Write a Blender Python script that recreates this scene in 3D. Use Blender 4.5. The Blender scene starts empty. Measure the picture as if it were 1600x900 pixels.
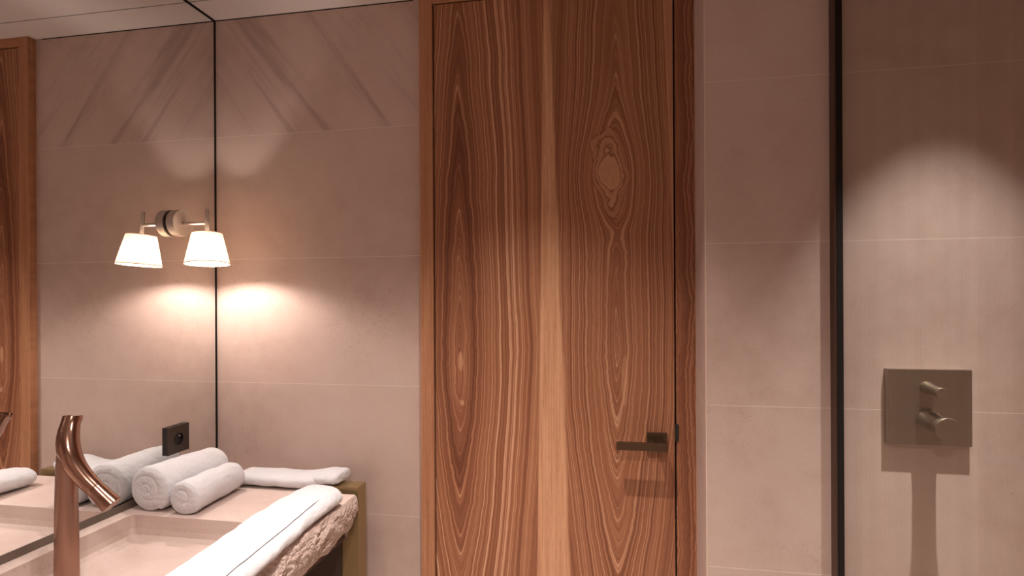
import bpy, bmesh, math, random
from mathutils import Vector, Matrix, noise
C = bpy.context.scene.collection
S = bpy.context.scene
PI = math.pi
random.seed(4)

# ------------------------------------------------------------------ camera
EYE = 1.46
cam_d = bpy.data.cameras.new('camera')
cam_d.sensor_width = 36.0
cam_d.lens = 850.7 / 1600 * 36
cam_d.shift_y = 18.74 / 1600
cam_d.clip_start = 0.01
cam = bpy.data.objects.new('camera', cam_d)
cam.matrix_world = Matrix.Translation((0, 0, EYE)) @ Matrix.Rotation(0.174055, 4, 'Z') @ Matrix.Rotation(PI/2, 4, 'X') @ Matrix.Rotation(-0.0051618, 4, 'Z')
C.objects.link(cam)
S.camera = cam

# ------------------------------------------------------------------ world, lights, exposure
w = bpy.data.worlds.new('world'); S.world = w; w.use_nodes = True
w.node_tree.nodes['Background'].inputs[0].default_value = (0.8, 0.7, 0.65, 1)
w.node_tree.nodes['Background'].inputs[1].default_value = 0.05
S.view_settings.view_transform = 'Standard'
S.view_settings.look = 'None'
S.view_settings.gamma = 1.0
S.view_settings.use_curve_mapping = False
S.view_settings.exposure = 0.12

def spot(name, loc, target, watts, col, half, blend, radius):
    d = bpy.data.lights.new(name, 'SPOT')
    d.energy = watts; d.color = col; d.spot_size = math.radians(half*2); d.spot_blend = blend; d.shadow_soft_size = radius
    o = bpy.data.objects.new(name, d); C.objects.link(o)
    o.location = loc
    o.rotation_euler = (Vector(target) - Vector(loc)).to_track_quat('-Z', 'Y').to_euler()
    return o
WARM = (1.0, 0.86, 0.79)
def downlight(name, x, y, watts, col, half, edge=0.5, core=1.0):
    """recessed lamp whose reflector throws more light straight down than sideways: wide beam and narrower core"""
    spot(name, (x, y, 2.49), (x, y, 0), watts, col, half, edge, 0.012)
    spot(name + '_core', (x, y, 2.488), (x, y, 0), watts*core, col, half*0.66, 1.0, 0.012)
downlight('shower_downlight', 0.85, 1.26, 100, (1.0, 0.955, 0.94), 29.5, 0.62, 2.4)
downlight('door_downlight', -0.25, 1.10, 95, WARM, 43, 0.9, 1.6)
downlight('basin_downlight', -1.00, 1.05, 13, (1.0, 0.89, 0.85), 42, 0.9, 1.2)
spot('rear_fill', (0.0, -0.3, 2.49), (0.0, -0.3, 0), 210, WARM, 70, 1.0, 0.05)  # added fill behind the camera, no known fitting there

# ------------------------------------------------------------------ node helpers
class N:
    """wraps a float socket so that formulas can be written as python"""
    def __init__(s, nt, v): s.nt = nt; s.v = v
    def _m(s, op, *a):
        n = s.nt.nodes.new('ShaderNodeMath'); n.operation = op
        for i, x in enumerate((s,) + a):
            x = x.v if isinstance(x, N) else x
            if isinstance(x, (int, float)): n.inputs[i].default_value = x
            else: s.nt.links.new(x, n.inputs[i])
        return N(s.nt, n.outputs[0])
    def __add__(s, o): return s._m('ADD', o)
    def __sub__(s, o): return s._m('SUBTRACT', o)
    def __mul__(s, o): return s._m('MULTIPLY', o)
    def __truediv__(s, o): return s._m('DIVIDE', o)
    def __neg__(s): return s._m('MULTIPLY', -1.0)
    __radd__ = __add__; __rmul__ = __mul__
    def rsub(s, o): return (-s) + o
    def f(s, op, *a): return s._m(op, *a)
    def sqrt(s): return s._m('SQRT')
    def exp(s): return s._m('EXPONENT')
    def abs(s): return s._m('ABSOLUTE')
    def step(s, lo, hi):       # smoothstep from 0 at lo to 1 at hi
        n = s.nt.nodes.new('ShaderNodeMapRange'); n.interpolation_type = 'SMOOTHSTEP'
        s.nt.links.new(s.v, n.inputs['Value'])
        n.inputs['From Min'].default_value = lo; n.inputs['From Max'].default_value = hi
        return N(s.nt, n.outputs['Result'])
def new_mat(name):
    m = bpy.data.materials.new(name); m.use_nodes = True
    nt = m.node_tree; b = nt.nodes['Principled BSDF']
    return m, nt, b
def coords(nt):
    tc = nt.nodes.new('ShaderNodeTexCoord'); sp = nt.nodes.new('ShaderNodeSeparateXYZ')
    nt.links.new(tc.outputs['Object'], sp.inputs[0])
    return N(nt, sp.outputs[0]), N(nt, sp.outputs[1]), N(nt, sp.outputs[2]), tc.outputs['Object']
def vec(nt, x, y, z):
    n = nt.nodes.new('ShaderNodeCombineXYZ')
    for i, a in enumerate((x, y, z)):
        if isinstance(a, N): nt.links.new(a.v, n.inputs[i])
        else: n.inputs[i].default_value = a
    return n.outputs[0]
def ntex(nt, v, scale=1.0, detail=3.0, rough=0.5, dist=0.0):
    n = nt.nodes.new('ShaderNodeTexNoise'); nt.links.new(v, n.inputs['Vector'])
    n.inputs['Scale'].default_value = scale; n.inputs['Detail'].default_value = detail
    n.inputs['Roughness'].default_value = rough; n.inputs['Distortion'].default_value = dist
    return N(nt, n.outputs[0])
def ramp(nt, fac, stops):
    n = nt.nodes.new('ShaderNodeValToRGB'); nt.links.new(fac.v, n.inputs[0])
    e = n.color_ramp.elements
    while len(e) < len(stops): e.new(0.5)
    for i, (p, c) in enumerate(stops): e[i].position = p; e[i].color = (*c, 1)
    return n.outputs[0]
def mix(nt, fac, a, b):
    n = nt.nodes.new('ShaderNodeMix'); n.data_type = 'RGBA'
    if isinstance(fac, N): nt.links.new(fac.v, n.inputs[0])
    else: n.inputs[0].default_value = fac
    for i, c in ((6, a), (7, b)):
        if isinstance(c, tuple): n.inputs[i].default_value = (*c, 1)
        else: nt.links.new(c, n.inputs[i])
    return n.outputs[2]
def mult(nt, col, fac):
    n = nt.nodes.new('ShaderNodeVectorMath'); n.operation = 'SCALE'
    nt.links.new(col, n.inputs[0]); nt.links.new(fac.v, n.inputs['Scale'])
    return n.outputs[0]
def bump(nt, b, h, strength, dist):
    n = nt.nodes.new('ShaderNodeBump'); n.inputs['Strength'].default_value = strength; n.inputs['Distance'].default_value = dist
    nt.links.new(h.v, n.inputs['Height']); nt.links.new(n.outputs[0], b.inputs['Normal'])
def gauss(x, z, x0, z0, sx, sz):
    dx = (x - x0) * (1/sx); dz = (z - z0) * (1/sz)
    return (-(dx*dx + dz*dz)).exp()

# ------------------------------------------------------------------ materials
def stone_mat(name, base, veins=True):
    m, nt, b = new_mat(name); x, y, z, P = coords(nt)
    big = ntex(nt, P, 2.2, 4, 0.55)
    med = ntex(nt, P, 14, 5, 0.6)
    fine = ntex(nt, P, 260, 2, 0.6)
    c = ramp(nt, big*0.65 + med*0.35, [(0.3, tuple(v*k for v, k in zip(base, (0.86, 0.82, 0.80)))), (0.5, base), (0.7, tuple(v*k for v, k in zip(base, (1.06, 1.10, 1.12))))])
    c = mult(nt, c, fine*0.30 + 0.85)
    # thin wandering fossil lines, only in patches
    wv = ntex(nt, P, 16, 4, 0.62, 1.2)
    patch = ntex(nt, P, 3.1, 2, 0.5).step(0.545, 0.64)
    line = ((wv - 0.5).abs()).step(0.0, 0.010).rsub(1.0) * patch
    c = mix(nt, line * 0.45, c, (base[0]*0.62, base[1]*0.52, base[2]*0.45))
    # sparse pits
    pit = ntex(nt, P, 75, 1, 0.4).step(0.80, 0.82)
    c = mix(nt, pit*0.45, c, (base[0]*0.5, base[1]*0.42, base[2]*0.38))
    if veins:
        # the top course left of the door carries broad diagonal veining
        d = x*0.80 + z*0.60
        e = z*0.80 - x*0.60
        vn = ntex(nt, vec(nt, d*15, y*3, e*1.0), 1.0, 4, 0.62, 0.35)
        top = z.step(2.066, 2.068) * x.step(-0.6, -0.62)
        c = mix(nt, vn.step(0.50, 0.68)*top*0.45, c, (base[0]*0.50, base[1]*0.46, base[2]*0.44))
        c = mix(nt, vn.step(0.50, 0.34)*top*0.30, c, (base[0]*1.15, base[1]*1.15, base[2]*1.12))
    # each course of tile has its own slight tone
    row = ((z - 0.7100) * (1/0.4525)).f('FLOOR')
    tone = (row*12.9898).f('SINE')
    c = mult(nt, c, tone*0.035 + 1.0)
    # courses of large slabs: fine light joints every 0.4525 m
    g = ((z - 0.7100) * (1/0.4525) + 20.5).f('FRACT') - 0.5
    j = g.abs().step(0.0017, 0.0036).rsub(1.0)
    c = mix(nt, j*0.65, c, (0.66, 0.56, 0.50))
    nt.links.new(c, b.inputs['Base Color'])
    b.inputs['Roughness'].default_value = 0.62
    b.inputs['Specular IOR Level'].default_value = 0.3
    bump(nt, b, fine*0.4 + med*0.6 - j*1.0, 0.08, 0.003)
    return m

SX = 0.00216   # one grain unit in metres on the leaf
def wood_finish(nt, b, c, x, z):
    pore = ntex(nt, vec(nt, x*900, 0.0, z*28), 1.0, 2, 0.6)
    c = mult(nt, c, pore.step(0.30, 0.62)*0.22 + 0.84)
    nt.links.new(c, b.inputs['Base Color'])
    b.inputs['Roughness'].default_value = 0.48
    b.inputs['Specular IOR Level'].default_value = 0.35
    bump(nt, b, pore, 0.10, 0.002)
GRAIN = [(0.0, (0.150, 0.050, 0.023)), (0.25, (0.235, 0.088, 0.042)), (0.45, (0.315, 0.130, 0.064)), (0.62, (0.385, 0.175, 0.090)), (0.80, (0.520, 0.280, 0.165)), (1.0, (0.600, 0.350, 0.220))]
def stripes(nt, phi, seed):
    a = ntex(nt, vec(nt, phi*0.40 + seed, seed, 0.0), 1.0, 1, 0.5)
    c = ntex(nt, vec(nt, phi*0.17 + seed*3, seed, 4.0), 1.0, 0, 0.5)
    c2 = ntex(nt, vec(nt, phi*0.23 + seed*5, seed, 14.0), 1.0, 0, 0.5)
    e = ntex(nt, vec(nt, phi*0.035 + seed*2, seed, 9.0), 1.0, 0, 0.5)
    thin = (c - 0.56).abs().step(0.0, 0.035).rsub(1.0)           # narrow pale lines
    thin2 = (c2 - 0.50).abs().step(0.0, 0.030).rsub(1.0)
    dark = (c - 0.44).abs().step(0.0, 0.030).rsub(1.0)
    return (a - 0.5)*0.75 + (e - 0.5)*0.42 + thin*0.44 + thin2*0.32 - dark*0.24 + 0.37
def door_wood():
    m, nt, b = new_mat('figured elm veneer'); x, y, z, P = coords(nt)
    X = x * (1/SX); Z = (z - EYE) * (1/SX)      # grain units
    # centres in grain units
    def ux(v): return v/SX
    # slow waviness along the length, plus small jags
    wob = (ntex(nt, vec(nt, X*0.010, 3.0, Z*0.007), 1.0, 2, 0.5) - 0.5) * 16
    near = gauss(x, z, -0.49, EYE-0.2, 0.085, 0.9) + gauss(x, z, 0.03, EYE-0.1, 0.10, 0.9)
    jag = (ntex(nt, vec(nt, X*0.020, 7.0, Z*0.034), 1.0, 3, 0.62) - 0.5) * (near*8.0 + 1.5)
    Xw = X + wob*0.7 + jag
    def ell(x0, z0, kup, kdn):
        dx = Xw - ux(x0); dz = Z - z0/SX
        up = dz.f('MAXIMUM', 0.0) * (1/kup); dn = (-dz).f('MAXIMUM', 0.0) * (1/kdn)
        q = up + dn; ax = (dx*dx + 1.5).sqrt(); pn = 1.45
        return (ax.f('POWER', pn) + q.f('POWER', pn)).f('POWER', 1/pn), dx
    L, dxl = ell(-0.492, -0.18, 14.0, 7.5)
    L = L - gauss(x, z, -0.50, EYE-0.30, 0.028, 0.06)*6 - gauss(x, z, -0.488, EYE-0.11, 0.02, 0.07)*5
    R, dxr = ell(0.028, -0.16, 17.0, 7.0)
    bulge = gauss(x, z, 0.008, EYE+0.400, 0.115, 0.150)*27
    R = R - bulge + gauss(x, z, 0.026, EYE+0.215, 0.040, 0.05)*8
    # side offset so left and right flanks carry different lines
    sl = stripes(nt, L + dxl.step(-4.0, 4.0)*0.0 + dxl*0.0, 2.3)
    sr = stripes(nt, R, 8.1)
    nl = gauss(x, z, -0.492, EYE+0.10, 0.062, 1.0); nr = gauss(x, z, 0.03, EYE-0.45, 0.070, 0.55)
    sl = sl + (ntex(nt, vec(nt, L*0.105 + 1.7, 1.0, 3.0), 1.0, 1, 0.5) - 0.5)*1.25*nl
    sr = sr + (ntex(nt, vec(nt, R*0.105 + 9.1, 1.0, 3.0), 1.0, 1, 0.5) - 0.5)*1.25*nr
    # pale heartwood-free band running down the leaf, widening towards the bottom
    zz = z - EYE
    left_edge = zz*0.004 - 0.218 + zz*0.012
    right_edge = zz*(-0.032) - 0.152 + (ntex(nt, vec(nt, 1.0, 2.0, z*2.2), 1.0, 2, 0.5) - 0.5)*0.03
    inb = (x - left_edge).step(-0.003, 0.004) * (x - right_edge).step(0.006, -0.006)
    side = (x + 0.19).step(-0.001, 0.001)
    s = sl*(side.rsub(1.0)) + sr*side
    c = ramp(nt, s, GRAIN)
    # broad smooth patches of heartwood inside the cathedrals
    heart = gauss(x, z, 0.022, EYE-0.02, 0.045, 0.17) + gauss(x, z, 0.012, EYE+0.80, 0.028, 0.18) + gauss(x, z, -0.487, EYE+0.00, 0.028, 0.12) + gauss(x, z, -0.485, EYE-0.36, 0.022, 0.08)
    c = mix(nt, heart.f('MINIMUM', 1.0)*0.60, c, (0.235, 0.085, 0.040))
    # pale lens shaped figures
    jz = (ntex(nt, vec(nt, X*0.05, 5.0, Z*0.05), 1.0, 2, 0.6) - 0.5)*0.7
    fig = (gauss(x, z, -0.489, EYE-0.205, 0.0085, 0.036) + jz*0.2).step(0.35, 0.5) + (gauss(x, z, -0.484, EYE-0.345, 0.008, 0.010)).step(0.35, 0.5) + (gauss(x, z, 0.052, EYE-0.26, 0.013, 0.10) + jz*0.5).step(0.45, 0.6)*0.5
    c = mix(nt, fig.f('MINIMUM', 1.0)*0.65, c, (0.56, 0.30, 0.17))
    # the burr: a pale eye with a lobed crown above it and a tail below
    bl = gauss(x, z, 0.010, EYE+0.398, 0.056, 0.058) + gauss(x, z, -0.002, EYE+0.492, 0.050, 0.066)*0.74 + gauss(x, z, 0.016, EYE+0.300, 0.034, 0.085)*0.50
    bj = (ntex(nt, vec(nt, x*26, 2.0, z*19), 1.0, 3, 0.6) - 0.5)*0.55
    B = bl + bj
    bc = ramp(nt, B, [(0.36, (0.17, 0.058, 0.026)), (0.40, (0.40, 0.195, 0.105)), (0.52, (0.36, 0.165, 0.085)), (0.60, (0.19, 0.068, 0.032)), (0.625, (0.45, 0.235, 0.130)), (0.76, (0.40, 0.195, 0.105)), (0.82, (0.22, 0.083, 0.040)), (0.85, (0.50, 0.27, 0.155)), (1.0, (0.46, 0.24, 0.135))])
    c = mix(nt, B.step(0.34, 0.37)*0.95, c, bc)
    streak = ntex(nt, vec(nt, X*0.25, 1.0, Z*0.006), 1.0, 2, 0.5)
    pale = ramp(nt, streak, [(0.35, (0.47, 0.235, 0.125)), (0.65, (0.60, 0.335, 0.190))])
    c = mix(nt, inb, c, pale)
    edge = (x - (zz*(-0.035) + 0.207)).step(-0.001, 0.004)
    c = mix(nt, edge*0.55, c, pale)
    wood_finish(nt, b, c, x, z)
    return m
def plain_wood(name, figured, axis='z'):
    m, nt, b = new_mat(name); x, y, z, P = coords(nt)
    if axis == 'x': x, z = z, x
    X = x * (1/SX); Y = y*(1/SX); Z = z * (1/SX)
    if figured:
        w0 = (ntex(nt, vec(nt, 1.0, 3.0, Z*0.004), 1.0, 2, 0.5) - 0.5) * 34
        jag = (ntex(nt, vec(nt, X*0.03, 7.0, Z*0.03), 1.0, 3, 0.6) - 0.5) * 12
        dx = X - 0.250/SX + w0 + jag + Y
        q = ((Z*0.0088).f('FRACT') - 0.5) * 30
        phi = (dx*dx + q*q + 1.0).sqrt()
        s = stripes(nt, phi, 5.7) - 0.10
        c = ramp(nt, s, GRAIN)
    else:
        s = ntex(nt, vec(nt, (X + Y)*0.22, 0.0, Z*0.004), 1.0, 3, 0.6)
        c = ramp(nt, s, [(0.3, (0.30, 0.125, 0.060)), (0.5, (0.40, 0.185, 0.095)), (0.7, (0.47, 0.235, 0.125))])
    wood_finish(nt, b, c, x, z)
    return m
def simple(name, col, rough=0.5, metal=0.0, spec=0.5, bscale=0, bstr=0.1, bdist=0.001, var=0.0, vscale=20):
    m, nt, b = new_mat(name); x, y, z, P = coords(nt)
    v = ntex(nt, P, vscale, 3, 0.6)
    rgb = nt.nodes.new('ShaderNodeRGB'); rgb.outputs[0].default_value = (*col, 1)
    nt.links.new(mult(nt, rgb.outputs[0], v*var + (1 - var/2)), b.inputs['Base Color'])
    b.inputs['Roughness'].default_value = rough; b.inputs['Metallic'].default_value = metal
    b.inputs['Specular IOR Level'].default_value = spec
    if bscale: bump(nt, b, ntex(nt, P, bscale, 3, 0.6), bstr, bdist)
    return m
def brushed(name, col, rough, k=(0, 0, 1), scale=900, aniso=0.0):
    m, nt, b = new_mat(name); x, y, z, P = coords(nt)
    n = ntex(nt, vec(nt, x*(scale if k[0] else 12), y*(scale if k[1] else 12), z*(scale if k[2] else 12)), 1.0, 2, 0.5)
    b.inputs['Base Color'].default_value = (*col, 1); b.inputs['Metallic'].default_value = 1
    r = n*0.18 + (rough - 0.09)
    nt.links.new(r.v, b.inputs['Roughness'])
    b.inputs['Anisotropic'].default_value = aniso
    bump(nt, b, n, 0.06, 0.0004)
    return m
M = {}
WALLC = (0.505, 0.382, 0.333)
M['stone'] = stone_mat('pink beige limestone', WALLC)
M['stone_plain'] = stone_mat('pink beige limestone wall', WALLC, False)
M['door'] = door_wood()
M['case'] = plain_wood('straight grained elm', False)
M['jamb'] = plain_wood('dark figured elm', True)
M['head'] = plain_wood('horizontal grained elm', False, 'x')
M['ceil'] = simple('matt off white ceiling', (0.62, 0.56, 0.53), 0.85, var=0.05, spec=0.2)
M['black'] = simple('black shadow gap', (0.012, 0.009, 0.008), 0.7, spec=0.2)
M['floor'] = simple('pale stone floor', (0.55, 0.48, 0.43), 0.6, var=0.2)
M['towel'] = None
M['bronze'] = brushed('dark bronze', (0.13, 0.085, 0.055), 0.38, (0, 0, 1))
M['profile'] = simple('dark brown anodised metal', (0.10, 0.055, 0.040), 0.4, 0.6)
M['plate'] = brushed('brushed bronze plate', (0.32, 0.265, 0.205), 0.42, (1, 0, 0))
M['copper'] = simple('brushed copper', (0.42, 0.255, 0.19), 0.19, 1.0)
M['copper_stem'] = brushed('brushed copper column', (0.36, 0.215, 0.16), 0.34, (1, 1, 0))
M['brass'] = simple('aged brass', (0.36, 0.26, 0.13), 0.42, 0.75)
M['nickel'] = simple('satin nickel', (0.50, 0.44, 0.40), 0.42, 0.65)
M['channel'] = simple('grey brown metal channel', (0.17, 0.135, 0.11), 0.45, 0.3)
M['socket'] = simple('matt dark brown plastic', (0.035, 0.020, 0.013), 0.45)
M['socket_in'] = simple('black plastic', (0.008, 0.007, 0.006), 0.5)
M['pin'] = simple('bright steel', (0.8, 0.8, 0.8), 0.2, 1.0)
M['shadow_interior'] = simple('dark brown underslab shade', (0.05, 0.032, 0.022), 0.6)  # shade below the basin slab, put into the colour
def mirror_mat():
    m, nt, b = new_mat('mirror'); b.inputs['Base Color'].default_value = (0.90, 0.90, 0.89, 1)
    b.inputs['Metallic'].default_value = 1; b.inputs['Roughness'].default_value = 0.0
    return m
M['mirror'] = mirror_mat()
def slab_mat():
    m, nt, b = new_mat('pale pink limestone slab'); x, y, z, P = coords(nt)
    a = ntex(nt, P, 6, 5, 0.6, 0.4); f = ntex(nt, P, 170, 2, 0.6)
    lay = ntex(nt, vec(nt, x*3, y*3, z*60), 1.0, 3, 0.6)
    c = ramp(nt, a*0.6 + lay*0.4, [(0.3, (0.53, 0.40, 0.35)), (0.5, (0.61, 0.49, 0.44)), (0.7, (0.67, 0.56, 0.51))])
    pit = ntex(nt, P, 75, 2, 0.5).step(0.70, 0.74)
    c = mix(nt, pit*0.5, c, (0.36, 0.22, 0.16))
    c = mult(nt, c, f*0.16 + 0.92)
    nt.links.new(c, b.inputs['Base Color']); b.inputs['Roughness'].default_value = 0.5
    b.inputs['Specular IOR Level'].default_value = 0.3
    bump(nt, b, f - pit*2, 0.10, 0.002)
    return m
M['slab'] = slab_mat()
M['rough'] = simple('broken limestone', (0.56, 0.44, 0.39), 0.85, spec=0.2, bscale=260, bstr=0.9, bdist=0.003, var=0.25, vscale=40)
def towel_mat():
    m, nt, b = new_mat('white terry cloth'); x, y, z, P = coords(nt)
    n = ntex(nt, P, 420, 3, 0.7); n2 = ntex(nt, P, 60, 3, 0.6)
    b.inputs['Base Color'].default_value = (0.70, 0.70, 0.725, 1); b.inputs['Roughness'].default_value = 0.95
    b.inputs['Specular IOR Level'].default_value = 0.1
    b.inputs['Sheen Weight'].default_value = 0.25
    bump(nt, b, n*0.7 + n2*1.2, 0.75, 0.0035)
    return m
M['towel'] = towel_mat()
def towel_end_mat():
    m, nt, b = new_mat('towel crease piping'); b.inputs['Base Color'].default_value = (0.30, 0.22, 0.20, 1); b.inputs['Roughness'].default_value = 0.9
    return m
def glass_mat():
    m = bpy.data.materials.new('shower glass'); m.use_nodes = True; nt = m.node_tree
    nt.nodes.clear()
    out = nt.nodes.new('ShaderNodeOutputMaterial'); mx = nt.nodes.new('ShaderNodeMixShader')
    tr = nt.nodes.new('ShaderNodeBsdfTransparent'); gl = nt.nodes.new('ShaderNodeBsdfGlossy')
    fr = nt.nodes.new('ShaderNodeFresnel'); fr.inputs[0].default_value = 1.30
    gl.inputs['Roughness'].default_value = 0.02; gl.inputs['Color'].default_value = (0.8, 0.8, 0.8, 1)
    x, y, z, P = coords(nt)
    st = ntex(nt, vec(nt, 1.0, y*34, z*0.5), 1.0, 3, 0.6)      # water marks running down the pane
    c = ramp(nt, st, [(0.3, (0.87, 0.86, 0.83)), (0.7, (0.92, 0.91, 0.88))])
    nt.links.new(c, tr.inputs[0])
    k = N(nt, fr.outputs[0])*0.12
    nt.links.new(k.v, mx.inputs[0]); nt.links.new(tr.outputs[0], mx.inputs[1]); nt.links.new(gl.outputs[0], mx.inputs[2])
    nt.links.new(mx.outputs[0], out.inputs[0])
    return m
M['glass'] = glass_mat()
def shade_mat():
    m = bpy.data.materials.new('pleated fabric shade'); m.use_nodes = True; nt = m.node_tree
    nt.nodes.clear()
    out = nt.nodes.new('ShaderNodeOutputMaterial')
    x, y, z, P = coords(nt)
    ang = y.f('ARCTAN2', x)
    pl = (ang*56.0).f('SINE')*0.5 + 0.5
    d = nt.nodes.new('ShaderNodeBsdfDiffuse'); t = nt.nodes.new('ShaderNodeBsdfTranslucent'); e = nt.nodes.new('ShaderNodeEmission')
    d.inputs[0].default_value = (0.85, 0.74, 0.62, 1); nt.links.new(ramp(nt, pl, [(0.0, (0.085, 0.055, 0.032)), (1.0, (0.17, 0.125, 0.08))]), t.inputs[0])
    a = nt.nodes.new('ShaderNodeAddShader'); b = nt.nodes.new('ShaderNodeMixShader'); b.inputs[0].default_value = 0.45
    ec = ramp(nt, pl, [(0.0, (1.0, 0.74, 0.50)), (1.0, (1.0, 0.86, 0.70))])
    nt.links.new(ec, e.inputs[0])
    g = z.step(-0.055, 0.0)*0.25 + 0.85
    seam = ((ang*(3/(2*PI)) + 0.411 + 5.0).f('FRACT') - 0.5).abs().step(0.488, 0.495)      # wire struts behind the cloth
    s = (pl*0.30 + 0.70) * g * SHADE_GLOW * (seam*(-0.45) + 1.0)
    nt.links.new(s.v, e.inputs[1])
    nt.links.new(d.outputs[0], b.inputs[1]); nt.links.new(t.outputs[0], b.inputs[2])
    nt.links.new(b.outputs[0], a.inputs[0]); nt.links.new(e.outputs[0], a.inputs[1])
    nt.links.new(a.outputs[0], out.inputs[0])
    return m
SHADE_GLOW = 0.80
M['shade'] = shade_mat()
M['trim'] = simple('cream shade binding', (0.75, 0.52, 0.36), 0.8)
def emis(name, col, s):
    m = bpy.data.materials.new(name); m.use_nodes = True; nt = m.node_tree; nt.nodes.clear()
    o = nt.nodes.new('ShaderNodeOutputMaterial'); e = nt.nodes.new('ShaderNodeEmission')
    e.inputs[0].default_value = (*col, 1); e.inputs[1].default_value = s; nt.links.new(e.outputs[0], o.inputs[0]); return m
M['bulb'] = emis('glowing bulb', (1.0, 0.80, 0.60), 12)

# ------------------------------------------------------------------ mesh helpers
def add_box(bm, a, b):
    r = bmesh.ops.create_cube(bm, size=1.0)
    c = [(p+q)/2 for p, q in zip(a, b)]; s = [abs(q-p) for p, q in zip(a, b)]
    for v in r['verts']: v.co = Vector((v.co.x*s[0]+c[0], v.co.y*s[1]+c[1], v.co.z*s[2]+c[2]))
    return r['verts']
def finish(name, bm, m, parent=None, smooth=False, origin=None, bevel=0):
    if bevel:
        bmesh.ops.bevel(bm, geom=[e for e in bm.edges if e.is_manifold and e.calc_face_angle(0) > 0.6], offset=bevel, segments=2, profile=0.6, affect='EDGES')
    bmesh.ops.recalc_face_normals(bm, faces=bm.faces)
    me = bpy.data.meshes.new(name)
    if origin is not None: bmesh.ops.translate(bm, verts=bm.verts, vec=-Vector(origin))
    bm.to_mesh(me); bm.free()
    if smooth:
        for p in me.polygons: p.use_smooth = True
    me.materials.append(m)
    o = bpy.data.objects.new(name, me); C.objects.link(o)
    if origin is not None: o.location = origin
    if parent:
        o.parent = parent
        if origin is not None: o.location = Vector(origin) - world_loc(parent)
        else: o.location = -world_loc(parent)
    return o
def world_loc(o):
    v = Vector(o.location)
    while o.parent: o = o.parent; v += Vector(o.location)
    return v
def box(name, a, b, m, parent=None, bevel=0):
    bm = bmesh.new(); add_box(bm, a, b); return finish(name, bm, m, parent, bevel=bevel)
def struct(o): o['kind'] = 'structure'; return o
def tag(o, label, cat, group=None):
    o['label'] = label; o['category'] = cat
    if group: o['group'] = group
    return o
def thing(name, label, cat, loc):
    o = bpy.data.objects.new(name, None); C.objects.link(o); o.location = loc; o.empty_display_size = 0.05
    return tag(o, label, cat)
def lathe(bm, prof, centre, axis='z', n=48):
    rings = []
    for r, h in prof:
        ring = []
        for i in range(n):
            a = 2*PI*i/n
            p = (r*math.cos(a), r*math.sin(a), h)
            if axis == 'x': p = (p[2], p[0], p[1])
            if axis == 'y': p = (p[0], p[2], p[1])
            ring.append(bm.verts.new(Vector(p) + Vector(centre)))
        rings.append(ring)
    for a, b in zip(rings, rings[1:]):
        for i in range(n): bm.faces.new((a[i], a[(i+1) % n], b[(i+1) % n], b[i]))
    return rings
def cap(bm, ring): bm.faces.new(ring)
def tube(bm, pts, radii, n=32, up=(0, 1, 0), caps=True, squash=1.0):
    """sweep a round section along a path"""
    pts = [Vector(p) for p in pts]; rings = []
    for i, p in enumerate(pts):
        t = (pts[min(i+1, len(pts)-1)] - pts[max(i-1, 0)]).normalized()
        u = Vector(up); u = (u - t*u.dot(t)).normalized(); v = t.cross(u)
        rings.append([bm.verts.new(p + u*math.cos(2*PI*k/n)*radii[i]*squash + v*math.sin(2*PI*k/n)*radii[i]) for k in range(n)])
    for a, b in zip(rings, rings[1:]):
        for i in range(n): bm.faces.new((a[i], a[(i+1) % n], b[(i+1) % n], b[i]))
    if caps: cap(bm, rings[0]); cap(bm, rings[-1])
    return rings
def spline(pts, k):
    """Catmull-Rom through tuples of any length"""
    out = []; P = [pts[0]] + list(pts) + [pts[-1]]
    for i in range(1, len(P)-2):
        for j in range(k):
            t = j/k
            out.append(tuple(0.5*((2*b) + (c-a)*t + (2*a-5*b+4*c-d)*t*t + (3*b-a-3*c+d)*t**3) for a, b, c, d in zip(P[i-1], P[i], P[i+1], P[i+2])))
    out.append(tuple(pts[-1])); return out

# ------------------------------------------------------------------ room shell
XL, YF, YD, YS, XR, CEIL = -1.428, 1.80, 1.775, 1.60, 0.270, 2.502
struct(box('wall_front', (-1.55, YF, 0), (-0.628, 1.95, CEIL), M['stone']))
struct(box('wall_shower', (XR, YS, 0), (1.80, 1.95, CEIL), M['stone_plain']))
struct(box('wall_left', (-1.55, -1.4, 0), (-1.4345, YF, CEIL), M['stone_plain']))
struct(box('wall_right', (1.70, -1.4, 0), (1.80, YS, CEIL), M['stone_plain']))
struct(box('wall_back', (-1.4345, -1.4, 0), (1.70, -1.3, CEIL), M['stone_plain']))
struct(box('floor', (-1.55, -1.4, -0.05), (1.80, 1.95, 0), M['floor']))
struct(box('ceiling', (-1.55, -1.4, CEIL), (1.80, 1.95, CEIL+0.05), M['ceil']))
# fine seam between the ceiling boards, and the dark shadow gap over the left wall
struct(box('trim_1', (-1.43, 1.6705, CEIL-0.0006), (1.70, 1.6725, CEIL+0.01), M['black']))
struct(box('trim_2', (-1.4345, YF-0.001, CEIL-0.0035), (-0.66, YF+0.01, CEIL), M['black']))
struct(box('trim_3', (-1.4345, 1.790, 0.834), (-1.4275, YF, CEIL), M['black']))
struct(box('trim_4', (-1.4345, -1.3, CEIL-0.009), (-1.4270, 1.790, CEIL), M['black']))
# slim pale joint down the outer corner and at the inner corner beside the door frame
struct(box('trim_5', (XR-0.0008, YS-0.0008, 0), (XR+0.0025, YS+0.002, CEIL), simple('pale grout', (0.62, 0.47, 0.38), 0.8)))

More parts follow.
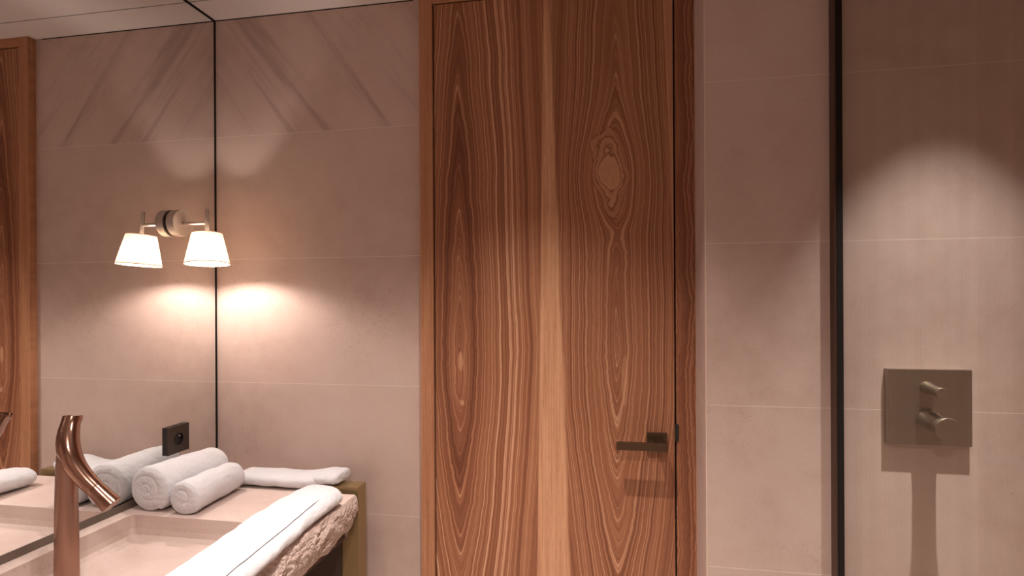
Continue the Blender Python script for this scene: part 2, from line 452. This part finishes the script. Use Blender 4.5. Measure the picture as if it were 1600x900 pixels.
# ------------------------------------------------------------------ door and its frame
DX0, DX1, DZ = -0.5765, 0.2055, 2.462
door = struct(box('door_1', (DX0, YD, 0.008), (DX1, YD+0.045, DZ), M['door'], bevel=0.0008))
struct(box('trim_6', (-0.60, YD+0.020, 0), (0.215, 1.95, CEIL), M['black']))          # black backing, stands in for shade in the gap round the leaf
struct(box('trim_7', (-0.628, 1.770, 0), (-0.5815, 1.95, CEIL), M['case'], bevel=0.001))
struct(box('trim_8', (0.2105, 1.770, 0), (XR-0.0012, 1.95, CEIL), M['jamb'], bevel=0.001))
struct(box('trim_9', (-0.5810, 1.7705, DZ+0.005), (0.2100, 1.95, CEIL), M['head'], bevel=0.0008))
struct(box('trim_10', (XR-0.0012, 1.768, 0), (XR+0.0002, 1.775, CEIL), simple('pale wood lipping', (0.50, 0.28, 0.17), 0.6)))
box('strike_plate', (0.206, 1.7655, EYE-0.445), (0.2165, 1.775, EYE-0.392), M['socket_in'], door)
# lever handle
hz = EYE - 0.452
hd = bpy.data.objects.new('door_handle', None); C.objects.link(hd); hd.parent = door; hd.location = (0.152, YD, hz)
hd['label'] = 'dark bronze square lever handle'
box('rosette', (0.120, YD-0.009, hz-0.031), (0.182, YD+0.001, hz+0.031), M['bronze'], hd, bevel=0.001)
bm = bmesh.new()
add_box(bm, (0.148, YD-0.060, hz-0.012), (0.172, YD-0.0085, hz+0.012))
finish('neck', bm, M['bronze'], hd, bevel=0.0012)
bm = bmesh.new()
add_box(bm, (0.024, YD-0.067, hz-0.0125), (0.174, YD-0.056, hz+0.0125))
finish('lever', bm, M['bronze'], hd, bevel=0.0012)

# ------------------------------------------------------------------ mirror
mir = box('wall_mirror', (-1.4345, -0.9, 0.857), (XL, 1.7895, CEIL-0.0095), M['mirror'])
tag(mir, 'large frameless mirror covering the left wall above the stone basin', 'mirror')
ch = box('mirror_channel', (-1.4345, -0.9, 0.8355), (-1.4265, 1.7895, 0.8565), M['channel'])
tag(ch, 'grey brown metal channel along the bottom edge of the mirror', 'metal channel')

# ------------------------------------------------------------------ socket on the mirror
so = thing('power_socket', 'square dark brown power socket set on the mirror above rolled towels', 'socket', (XL, 1.602, EYE-0.459))
bm = bmesh.new(); add_box(bm, (XL, 1.5565, EYE-0.504), (XL+0.0045, 1.6475, EYE-0.414)); finish('back_plate', bm, M['socket_in'], so)
bm = bmesh.new()
yc, zc = 1.602, EYE-0.459
# cover plate with a round opening
n = 64; R0 = 0.0215
xo, xi = XL+0.011, XL+0.0045
def sq(a, h=0.046):
    c, s = math.cos(a), math.sin(a); k = h/max(abs(c), abs(s)); return c*k, s*k
rings = []
for (xx, fn) in ((xi, sq), (xo, lambda a: sq(a, 0.0455)), (xo, lambda a: (R0*math.cos(a), R0*math.sin(a))), (xi, lambda a: (R0*math.cos(a), R0*math.sin(a)))):
    rings.append([bm.verts.new((xx, yc+fn(2*PI*i/n)[0], zc+fn(2*PI*i/n)[1])) for i in range(n)])
for a, b in zip(rings, rings[1:]):
    for i in range(n): bm.faces.new((a[i], a[(i+1) % n], b[(i+1) % n], b[i]))
finish('cover_plate', bm, M['socket'], so)
bm = bmesh.new(); r = lathe(bm, [(R0, 0.0065), (R0-0.002, 0.0065), (R0-0.002, 0.0005), (0.001, 0.0005)], (XL+0.0047, yc, zc), 'x', 40); cap(bm, r[-1])
ins = finish('socket_insert', bm, M['socket_in'], so, smooth=False)
bm = bmesh.new(); r = lathe(bm, [(0.0024, 0.0), (0.0024, 0.009), (0.001, 0.011)], (XL+0.005, yc, zc+0.011), 'x', 16); cap(bm, r[-1])
finish('earth_pin', bm, M['pin'], ins, smooth=True)
for s in (-1, 1):
    bm = bmesh.new(); r = lathe(bm, [(0.0027, 0.0004), (0.0027, 0.0012), (0.0018, 0.0012)], (XL+0.005, yc+s*0.0095, zc-0.001), 'x', 16); cap(bm, r[-1])
    finish('contact_hole', bm, M['pin'] if False else M['black'], ins)

# ------------------------------------------------------------------ wall lamp
LX, LY, LZ = -1.3045, 1.600, EYE
lamp = thing('wall_lamp', 'satin nickel wall lamp with lit pleated shade mounted on the mirror', 'lamp', (XL, LY, EYE+0.262))
dz = EYE+0.262
bm = bmesh.new(); r = lathe(bm, [(0.036, 0.0), (0.036, 0.009)], (XL, LY, dz), 'x', 48); cap(bm, r[0]); cap(bm, r[-1])
finish('mounting_ring', bm, M['socket_in'], lamp)
bm = bmesh.new(); r = lathe(bm, [(0.0435, 0.006), (0.0448, 0.0075), (0.0448, 0.033), (0.0436, 0.0345), (0.001, 0.0345)], (XL, LY, dz), 'x', 64); cap(bm, r[0]); cap(bm, r[-1])
finish('wall_plate', bm, M['nickel'], lamp, smooth=False)
bm = bmesh.new(); tube(bm, [(XL+0.030, LY, dz-0.002), (LX, LY, dz-0.002)], [0.0055, 0.0055], 20, (0, 0, 1))
finish('arm', bm, M['nickel'], lamp, smooth=True)
bm = bmesh.new(); tube(bm, [(LX, LY, EYE+0.226), (LX, LY, EYE+0.230), (LX, LY, EYE+0.305), (LX, LY, EYE+0.306)], [0.0060, 0.0066, 0.0066, 0.0062], 24, (1, 0, 0))
finish('rod', bm, M['nickel'], lamp, smooth=True)
# pleated shade: object origin at its centre so the pleats follow the angle
NP = 336
bm = bmesh.new()
prof = [(0.0440, 0.102), (0.0448, 0.1005), (0.0505, 0.075), (0.0560, 0.050), (0.0612, 0.026), (0.0660, 0.003)]
rings = []
for r_, h in prof:
    rings.append([bm.verts.new((LX + (r_+0.0007*math.cos(i/NP*2*PI*56))*math.cos(2*PI*i/NP), LY + (r_+0.0007*math.cos(i/NP*2*PI*56))*math.sin(2*PI*i/NP), EYE+0.122+h)) for i in range(NP)])
for a, b in zip(rings, rings[1:]):
    for i in range(NP): bm.faces.new((a[i], a[(i+1) % NP], b[(i+1) % NP], b[i]))
shade = finish('lamp_shade', bm, M['shade'], lamp, smooth=True, origin=(LX, LY, EYE+0.172))
for r_, h, t in ((0.0443, 0.103, 0.0011), (0.0667, 0.0025, 0.0016)):
    bm = bmesh.new(); rr = lathe(bm, [(r_+t, -t), (r_+t, t), (r_-t*0.5, t), (r_-t*0.5, -t), (r_+t, -t)], (LX, LY, EYE+0.122+h), 'z', 72)
    finish('shade_binding', bm, M['trim'], shade)
bm = bmesh.new()
for k in range(3):
    a = 2*PI*k/3 + 0.4; tube(bm, [(LX, LY, EYE+0.223), (LX+0.044*math.cos(a), LY+0.044*math.sin(a), EYE+0.2245)], [0.0009, 0.0009], 8, (0, 0, 1))
tube(bm, [(LX, LY, EYE+0.227), (LX, LY, EYE+0.200)], [0.010, 0.011], 20, (1, 0, 0))
finish('bulb_holder', bm, M['nickel'], lamp)
bm = bmesh.new(); bmesh.ops.create_uvsphere(bm, u_segments=24, v_segments=14, radius=0.014)
for v in bm.verts: v.co = Vector((v.co.x+LX, v.co.y+LY, v.co.z*1.25+EYE+0.183))
finish('bulb', bm, M['bulb'], lamp, smooth=True)
piv = Vector((LX, LY, dz)); RT = Matrix.Rotation(math.radians(4.2), 4, Vector((-0.77, -0.63, 0)))
for ch in lamp.children:
    if ch.name.split('.')[0] in ('rod', 'lamp_shade', 'bulb_holder', 'bulb'):
        wl = world_loc(ch); ch.rotation_euler = RT.to_euler()
        ch.location = piv + RT @ (wl - piv) - world_loc(lamp)
def point(loc, watts, col, radius, name):
    d = bpy.data.lights.new(name, 'POINT'); d.energy = watts; d.color = col; d.shadow_soft_size = radius
    o = bpy.data.objects.new(name, d); C.objects.link(o); o.location = loc; return o
point(piv + RT @ (Vector((LX, LY, EYE+0.152)) - piv), 9.0, (1.0, 0.87, 0.79), 0.012, 'lamp_bulb_light')

# ------------------------------------------------------------------ shower screen and mixer
sc = thing('shower_screen', 'clear shower glass screen with dark bronze wall profile', 'shower screen', (0.602, YS, 0))
bm = bmesh.new(); add_box(bm, (0.598, 0.55, 0.02), (0.606, YS-0.012, CEIL-0.004)); finish('glass_panel', bm, M['glass'], sc)
bm = bmesh.new()
add_box(bm, (0.5925, YS-0.030, 0), (0.5975, YS, CEIL-0.001)); add_box(bm, (0.6065, YS-0.030, 0), (0.6135, YS, CEIL-0.001)); add_box(bm, (0.5975, YS-0.010, 0), (0.6065, YS, CEIL-0.001))
finish('wall_profile', bm, M['profile'], sc)
bm = bmesh.new(); add_box(bm, (0.5977, YS-0.0295, 0), (0.6135, YS-0.031, CEIL-0.001)); finish('seal', bm, M['black'], sc)

PX, PZ = 0.822, EYE-0.2855
mx = thing('shower_mixer', 'square brushed bronze shower mixer plate with two round knobs on tiled wall', 'shower mixer', (PX, YS, PZ))
bm = bmesh.new(); add_box(bm, (PX-0.099, YS-0.018, PZ-0.099), (PX+0.099, YS, PZ+0.099)); finish('cover_plate', bm, M['plate'], mx, bevel=0.0012)
def knob(nm, x0, z0, x1, z1, y1, prof):
    bm = bmesh.new(); a = Vector((x0, YS-0.017, z0)); b = Vector((x1, y1, z1))
    pts = [a.lerp(b, t) for t, _ in prof]
    rr = tube(bm, pts, [r for _, r in prof], 40, (0, 0, 1), True)
    o = finish(nm, bm, M['plate'], mx, smooth=True)
    md = o.modifiers.new('edge', 'EDGE_SPLIT'); md.split_angle = math.radians(50)
    return o
knob('diverter_knob', PX-0.006, PZ+0.052, PX-0.005, PZ+0.048, YS-0.084, [(0, 0.0165), (0.1, 0.0160), (0.35, 0.0128), (0.7, 0.0118), (0.98, 0.0135), (1.0, 0.0128)])
k2 = knob('temperature_knob', PX-0.002, PZ-0.034, PX+0.003, PZ-0.040, YS-0.090, [(0, 0.0300), (0.06, 0.0300), (0.12, 0.0285), (0.35, 0.0245), (0.7, 0.0232), (0.97, 0.0285), (1.0, 0.0275)])
bm = bmesh.new(); add_box(bm, (PX-0.006, YS-0.048, PZ-0.0085), (PX+0.004, YS-0.034, PZ-0.0050)); finish('stop_button', bm, M['nickel'], mx, bevel=0.001)

# ------------------------------------------------------------------ stone basin slab
ZS = 0.835
basin = thing('stone_basin', 'long pale pink limestone basin slab with chiselled front edge under the mirror', 'basin', (-1.1, 0.8, ZS-0.14))
def slab():
    bm = bmesh.new()
    x0, xf, y0, y1 = -1.427, -0.805, -0.30, 1.640
    hx0, hx1, hy0, hy1 = -1.385, -0.930, 0.20, 1.388
    th = 0.14
    V = bm.verts.new
    def q(a, b, c, d): return bm.faces.new((a, b, c, d))
    # top ring around the bowl
    o = [V((x0, y0, ZS)), V((xf, y0, ZS)), V((xf, y1, ZS)), V((x0, y1, ZS))]
    # bowl contours: rim, rounded lip, wall, fillet, floor
    def ring(ins, z, r):
        pts = []
        for cx, cy, a0 in ((hx0+r+ins, hy0+r+ins, PI), (hx1-r-ins, hy0+r+ins, 1.5*PI), (hx1-r-ins, hy1-r-ins, 0), (hx0+r+ins, hy1-r-ins, 0.5*PI)):
            for k in range(7): a = a0 + k/6*PI/2; pts.append(V((cx+r*math.cos(a), cy+r*math.sin(a), z)))
        return pts
    R = [ring(0, ZS, 0.010), ring(0.0015, ZS-0.0012, 0.010), ring(0.003, ZS-0.040, 0.012), ring(0.006, ZS-0.056, 0.016), ring(0.016, ZS-0.066, 0.020), ring(0.034, ZS-0.071, 0.022), ring(0.09, ZS-0.076, 0.03)]
    for a, b in zip(R, R[1:]):
        for i in range(len(a)): q(a[i], a[(i+1) % len(a)], b[(i+1) % len(b)], b[i])
    bm.faces.new(R[-1])
    rim = R[0]
    for c in range(4):
        seg = rim[c*7:c*7+7]
        for k in range(6): bm.faces.new((o[c], seg[k], seg[k+1]))
        nx = rim[((c+1)*7) % 28]
        q(o[c], seg[6], nx, o[(c+1) % 4])
    # sides: back end, near end, underside
    b_ = [V((x0, y0, ZS-th)), V((xf-0.03, y0, ZS-th)), V((xf-0.03, y1, ZS-th)), V((x0, y1, ZS-th))]
    q(o[0], o[1], b_[1], b_[0]); q(o[0], b_[0], b_[3], o[3]); q(b_[0], b_[1], b_[2], b_[3]); q(o[2], o[3], b_[3], b_[2])
    add_box(bm, (x0, y1, ZS-th), (-0.925, 1.7995, ZS))
    return finish('basin_slab', bm, M['slab'], basin)
slab()
def chisel():
    """rough broken front face, a closed crust of stone with a faceted surface"""
    bm = bmesh.new(); NU, NV = 900, 60
    y0, y1 = -0.30, 1.640
    front, back = [], []
    for i in range(NU+1):
        y = y0 + (y1-y0)*i/NU; row = []
        drop = 0.120 + 0.012*noise.noise((y*5.0, 3.1, 0)) + 0.006*noise.noise((y*22, 1.1, 0)) + 0.010*(1 if y < 1.58 else 0)*min(1, (1.58-y)/0.05)
        for j in range(NV+1):
            t = j/NV; z = ZS - drop*t
            s = min(1, t*9)*1.0
            d = 0.0
            for fq, am in ((14, 0.0075), (40, 0.0040), (105, 0.0028), (240, 0.0020)):
                nn = noise.noise((y*fq, t*drop*fq*1.3 + fq, 0.0)); d += am*(0.5 - abs(nn)*1.7)
            taper = 0.002 + 0.030*t*t
            x = -0.803 + (0.010*math.sin(t*PI) + d*s) - taper
            if t == 0: x = -0.805
            row.append(bm.verts.new((x, y, z)))
        front.append(row)
        back.append([bm.verts.new((-0.8355, y, ZS - 0.0002)), bm.verts.new((-0.8355, y, ZS - drop))])
    for i in range(NU):
        for j in range(NV): bm.faces.new((front[i][j], front[i+1][j], front[i+1][j+1], front[i][j+1]))
        bm.faces.new((front[i][0], back[i][0], back[i+1][0], front[i+1][0]))
        bm.faces.new((front[i][NV], front[i+1][NV], back[i+1][1], back[i][1]))
    for i, k in ((0, 1), (NU, -1)):
        bm.faces.new([front[i][j] for j in range(NV+1)] + [back[i][1], back[i][0]])
    o = finish('chiselled_edge', bm, M['rough'], basin, smooth=True); o['label'] = 'rough chiselled front face of pale stone'
    return o
chisel()
# brass support frame behind and below the slab
fr = thing('brass_support_frame', 'slim aged brass upright frame carrying the slab beside the wall', 'support frame', (-0.83, 1.70, 0))
bm = bmesh.new()
vv = [bm.verts.new((x, y, z)) for y in (1.664, 1.722) for x, z in ((-0.8625, 0), (-0.8065, 0), (-0.8065, 0.8495), (-0.900, 0.8495), (-0.900, 0.8025), (-0.8625, 0.8025))]
bm.faces.new(vv[:6]); bm.faces.new(vv[6:])
for i in range(6): bm.faces.new((vv[i], vv[(i+1) % 6], vv[6+(i+1) % 6], vv[6+i]))
finish('leg', bm, M['brass'], fr, bevel=0.001)
bm = bmesh.new(); add_box(bm, (-1.4255, 1.655, 0.45), (-0.8635, 1.700, 0.690)); finish('underslab_shade', bm, M['shadow_interior'], fr)  # plain dark panel standing in for the shade under the slab
box('near_leg', (-0.8625, -0.23, 0), (-0.8065-0.03, -0.19, ZS-0.145), M['brass'], fr)

# ------------------------------------------------------------------ faucet
def FP(px, y, Y):
    """point of the faucet, from where it is seen and how far it stands"""
    return (Y*(-1.163 + (px-104)*0.001637), Y, EYE - Y*(0.2491 + (y-651)*0.001396)*(1 - (px-104)*0.00022))
fa = thing('basin_faucet', 'tall brushed copper basin faucet with branching spout standing in the basin', 'faucet', (FP(103.5, 900, 1.122)[0], 1.122, ZS-0.075))
pr = [(103.5, 915, .0266), (103.5, 900, .0258), (103.5, 850, .0246), (103.5, 800, .0236), (104, 760, .0228), (104.5, 735, .0226), (105.5, 712, .0216), (106.5, 701, .0190)]
pr = spline(pr, 5)
bm = bmesh.new()
tube(bm, [FP(a, b, 1.122) for a, b, c in pr], [c for a, b, c in pr], 48, (0, 1, 0))
finish('body', bm, M['copper_stem'], fa, smooth=True)
def head_seg(nm, pts, mat, k=8, caps=True):
    p = spline(pts, k); bm = bmesh.new()
    tube(bm, [FP(a, b, d) for a, b, c, d in p], [c for a, b, c, d in p], 56, (0, 1, 0))
    o = finish(nm, bm, mat, fa, smooth=True)
    md = o.modifiers.new('edge', 'EDGE_SPLIT'); md.split_angle = math.radians(45)
    return o
head_seg('handle', [(114.0, 651.4, .0200, 1.1520), (113.6, 653.0, .0206, 1.1510), (110.5, 662, .0203, 1.1440), (107.8, 674.2, .0223, 1.1355), (107.7, 674.8, .0218, 1.1350)], M['copper'])
head_seg('spout', [(107.5, 675.8, .0219, 1.1345), (107.4, 676.6, .0226, 1.1340), (106.3, 690, .0238, 1.127), (108.8, 707, .0240, 1.122), (117.0, 727, .0226, 1.122), (132.0, 747, .0206, 1.126), (146.6, 761.6, .0192, 1.1310), (147.0, 762.0, .0188, 1.1312)], M['copper'])
tip = head_seg('spout_tip', [(148.0, 763.0, .0184, 1.1314), (148.5, 763.5, .0192, 1.1315), (160.0, 775.0, .0203, 1.1360), (172.8, 787.8, .0226, 1.1408), (173.4, 788.4, .0220, 1.1410)], M['copper'])
bm = bmesh.new(); e_ = Vector(FP(173.4, 788.4, 1.1410)); d_ = (e_ - Vector(FP(172.8, 787.8, 1.1408))).normalized()
tube(bm, [e_ - d_*0.004, e_ + d_*0.0012], [0.0180, 0.0180], 32, (0, 1, 0)); finish('aerator', bm, M['socket_in'], tip)

# ------------------------------------------------------------------ towels
def towel(name, label, path, prof, steps, spiral=None, creases=(), amp=0.0022, seed=0.0, nth=140, tilt=0.0, ends=0.012, settle=None):
    """cloth body swept along path; prof(s, a) -> (side, up); rounded ends, optional rolled spiral at the ends"""
    P = spline(path, steps); P = [Vector(p) for p in P]
    L = [0.0]
    for a, b in zip(P, P[1:]): L.append(L[-1] + (b-a).length)
    T = L[-1]; bm = bmesh.new(); rings = []; fr_ = []
    for i, p in enumerate(P):
        t = (P[min(i+1, len(P)-1)] - P[max(i-1, 0)]).normalized()
        up = Vector((0, 0, 1)); side = t.cross(up).normalized(); up = side.cross(t).normalized()
        fr_.append((t, side, up)); s = L[i]/T
        e = min(L[i], T-L[i]); k = 1.0
        if e < ends: k = 0.86 + 0.14*math.sqrt(max(0, 1-(1-e/ends)**2))
        ring = []
        for j in range(nth):
            a = 2*PI*j/nth
            u, v = prof(s, a)
            if tilt: ta = tilt*min(1, s*3); u, v = u*math.cos(ta) - v*math.sin(ta), u*math.sin(ta) + v*math.cos(ta)
            g = 0
            for (a0, wd, dp, s0, s1) in creases:
                if s0 <= s <= s1:
                    da = (a-a0+PI) % (2*PI) - PI
                    g += dp*math.exp(-(da/wd)**2)*min(1, (s-s0)/0.05+0.0)*1.0
            q = p + side*u*k + up*v*k
            n1 = noise.noise((q.x*24+seed, q.y*24, q.z*24)); n2 = noise.noise((q.x*75+seed, q.y*75, q.z*75))
            rad = Vector((side*u + up*v)); rl = rad.length or 1
            q = q + rad/rl*(amp*n1*1.4 + amp*0.55*n2 - g)
            if settle is not None and q.z < settle and q.x < -0.780: q.z = settle + (q.z-settle)*0.04
            ring.append(bm.verts.new(q))
        rings.append(ring)
    for a, b in zip(rings, rings[1:]):
        for j in range(nth): bm.faces.new((a[j], a[(j+1) % nth], b[(j+1) % nth], b[j]))
    # end faces as concentric grids, grooved along the roll
    for ri, sgn in ((0, -1), (-1, 1)):
        ring = rings[ri]; t, side, up = fr_[ri]; c = sum((v.co for v in ring), Vector())/nth
        prev = ring; K = 26
        for k in range(1, K):
            f = 1 - k/K; cur = []
            for j, v in enumerate(ring):
                q = c.lerp(v.co, f); a = 2*PI*j/nth
                bulge = 0.006*math.sqrt(max(0, 1-f*f))
                g = 0
                if spiral:
                    ph = (f*spiral - a/(2*PI)) % 1.0
                    g = 0.0024*math.exp(-((ph-0.5)/0.13)**2) * (1 if f > 0.10 else 0.3)
                g2 = 0.0012*noise.noise((q.x*90, q.y*90+seed, q.z*90))
                cur.append(bm.verts.new(q + t*sgn*(bulge - g + g2)))
            for j in range(nth): bm.faces.new((prev[j], prev[(j+1) % nth], cur[(j+1) % nth], cur[j]))
            prev = cur
        cv = bm.verts.new(c + t*sgn*0.003)
        for j in range(nth): bm.faces.new((prev[j], prev[(j+1) % nth], cv))
    o = finish(name, bm, M['towel'], smooth=True, origin=(P[0].x, P[0].y, ZS))
    return tag(o, label, 'towel', 'rolled towels on the basin' if 'rolled' in name else 'folded towels on the basin')
def roll(r, th, a0, flat=0.93, sgn=1):
    def f(s, a):
        q = ((a-a0)*sgn/(2*PI)) % 1.0
        step = math.exp(-((min(q, 1-q)) * 30)**2)*0.0
        rr = r - th*q + step
        rr *= 1.06 - 0.10*s
        return rr*math.cos(a), rr*math.sin(a)*flat
    return f
def superell(w, h, n=2.6, skew=0.0):
    def f(s, a):
        c, d = math.cos(a), math.sin(a)
        return w*math.copysign(abs(c)**(2/n), c) + skew*d*h, h*math.copysign(abs(d)**(2/n), d)
    return f
E0 = 0.0006
towel('rolled_towel', 'larger rolled white towel with spiral end lying against the mirror', [(-1.353, 1.410, ZS+0.0645), (-1.347, 1.50, ZS+0.0655), (-1.339, 1.59, ZS+0.0655), (-1.332, 1.665, ZS+0.064)],
      roll(0.0680, 0.007, -0.95, 0.99), 16, spiral=2.4, seed=2, settle=ZS+E0)
towel('rolled_towel', 'smaller rolled white towel on the stone in front of the bigger roll', [(-1.226, 1.402, ZS+0.0470), (-1.226, 1.47, ZS+0.0475), (-1.228, 1.54, ZS+0.0475), (-1.230, 1.622, ZS+0.0465)],
      roll(0.0500, 0.006, 2.2, 0.97, -1), 16, spiral=1.3, seed=9, settle=ZS+E0)
def cprof(s, a):
    h = 0.0225 - 0.003*max(0, (s-0.7)/0.3); w = 0.055; c, d = math.cos(a), math.sin(a)
    return w*math.copysign(abs(c)**0.8, c), h*math.copysign(abs(d)**0.8, d)
towel('folded_towel', 'folded white towel lying flat along the tiled front wall', [(-1.236, 1.692, ZS+0.0245), (-1.12, 1.690, ZS+0.0250), (-1.0, 1.690, ZS+0.025), (-0.965, 1.703, ZS+0.028), (-0.930, 1.702, ZS+0.0365), (-0.878, 1.700, ZS+0.0375)],
      cprof, 14, seed=15, settle=ZS+E0)
towel('folded_towel', 'long folded white towel draped along the front edge of the basin', [(-0.866, 1.550, ZS+0.029), (-0.868, 1.48, ZS+0.0315), (-0.868, 1.38, ZS+0.0325), (-0.856, 1.20, ZS+0.033), (-0.842, 1.0, ZS+0.033), (-0.826, 0.72, ZS+0.033)],
      superell(0.073, 0.034, 2.15), 26, creases=((PI-0.80, 0.030, 0.012, 0.12, 1.0),), seed=21, settle=ZS+E0, ends=0.035, tilt=0.16, nth=280)
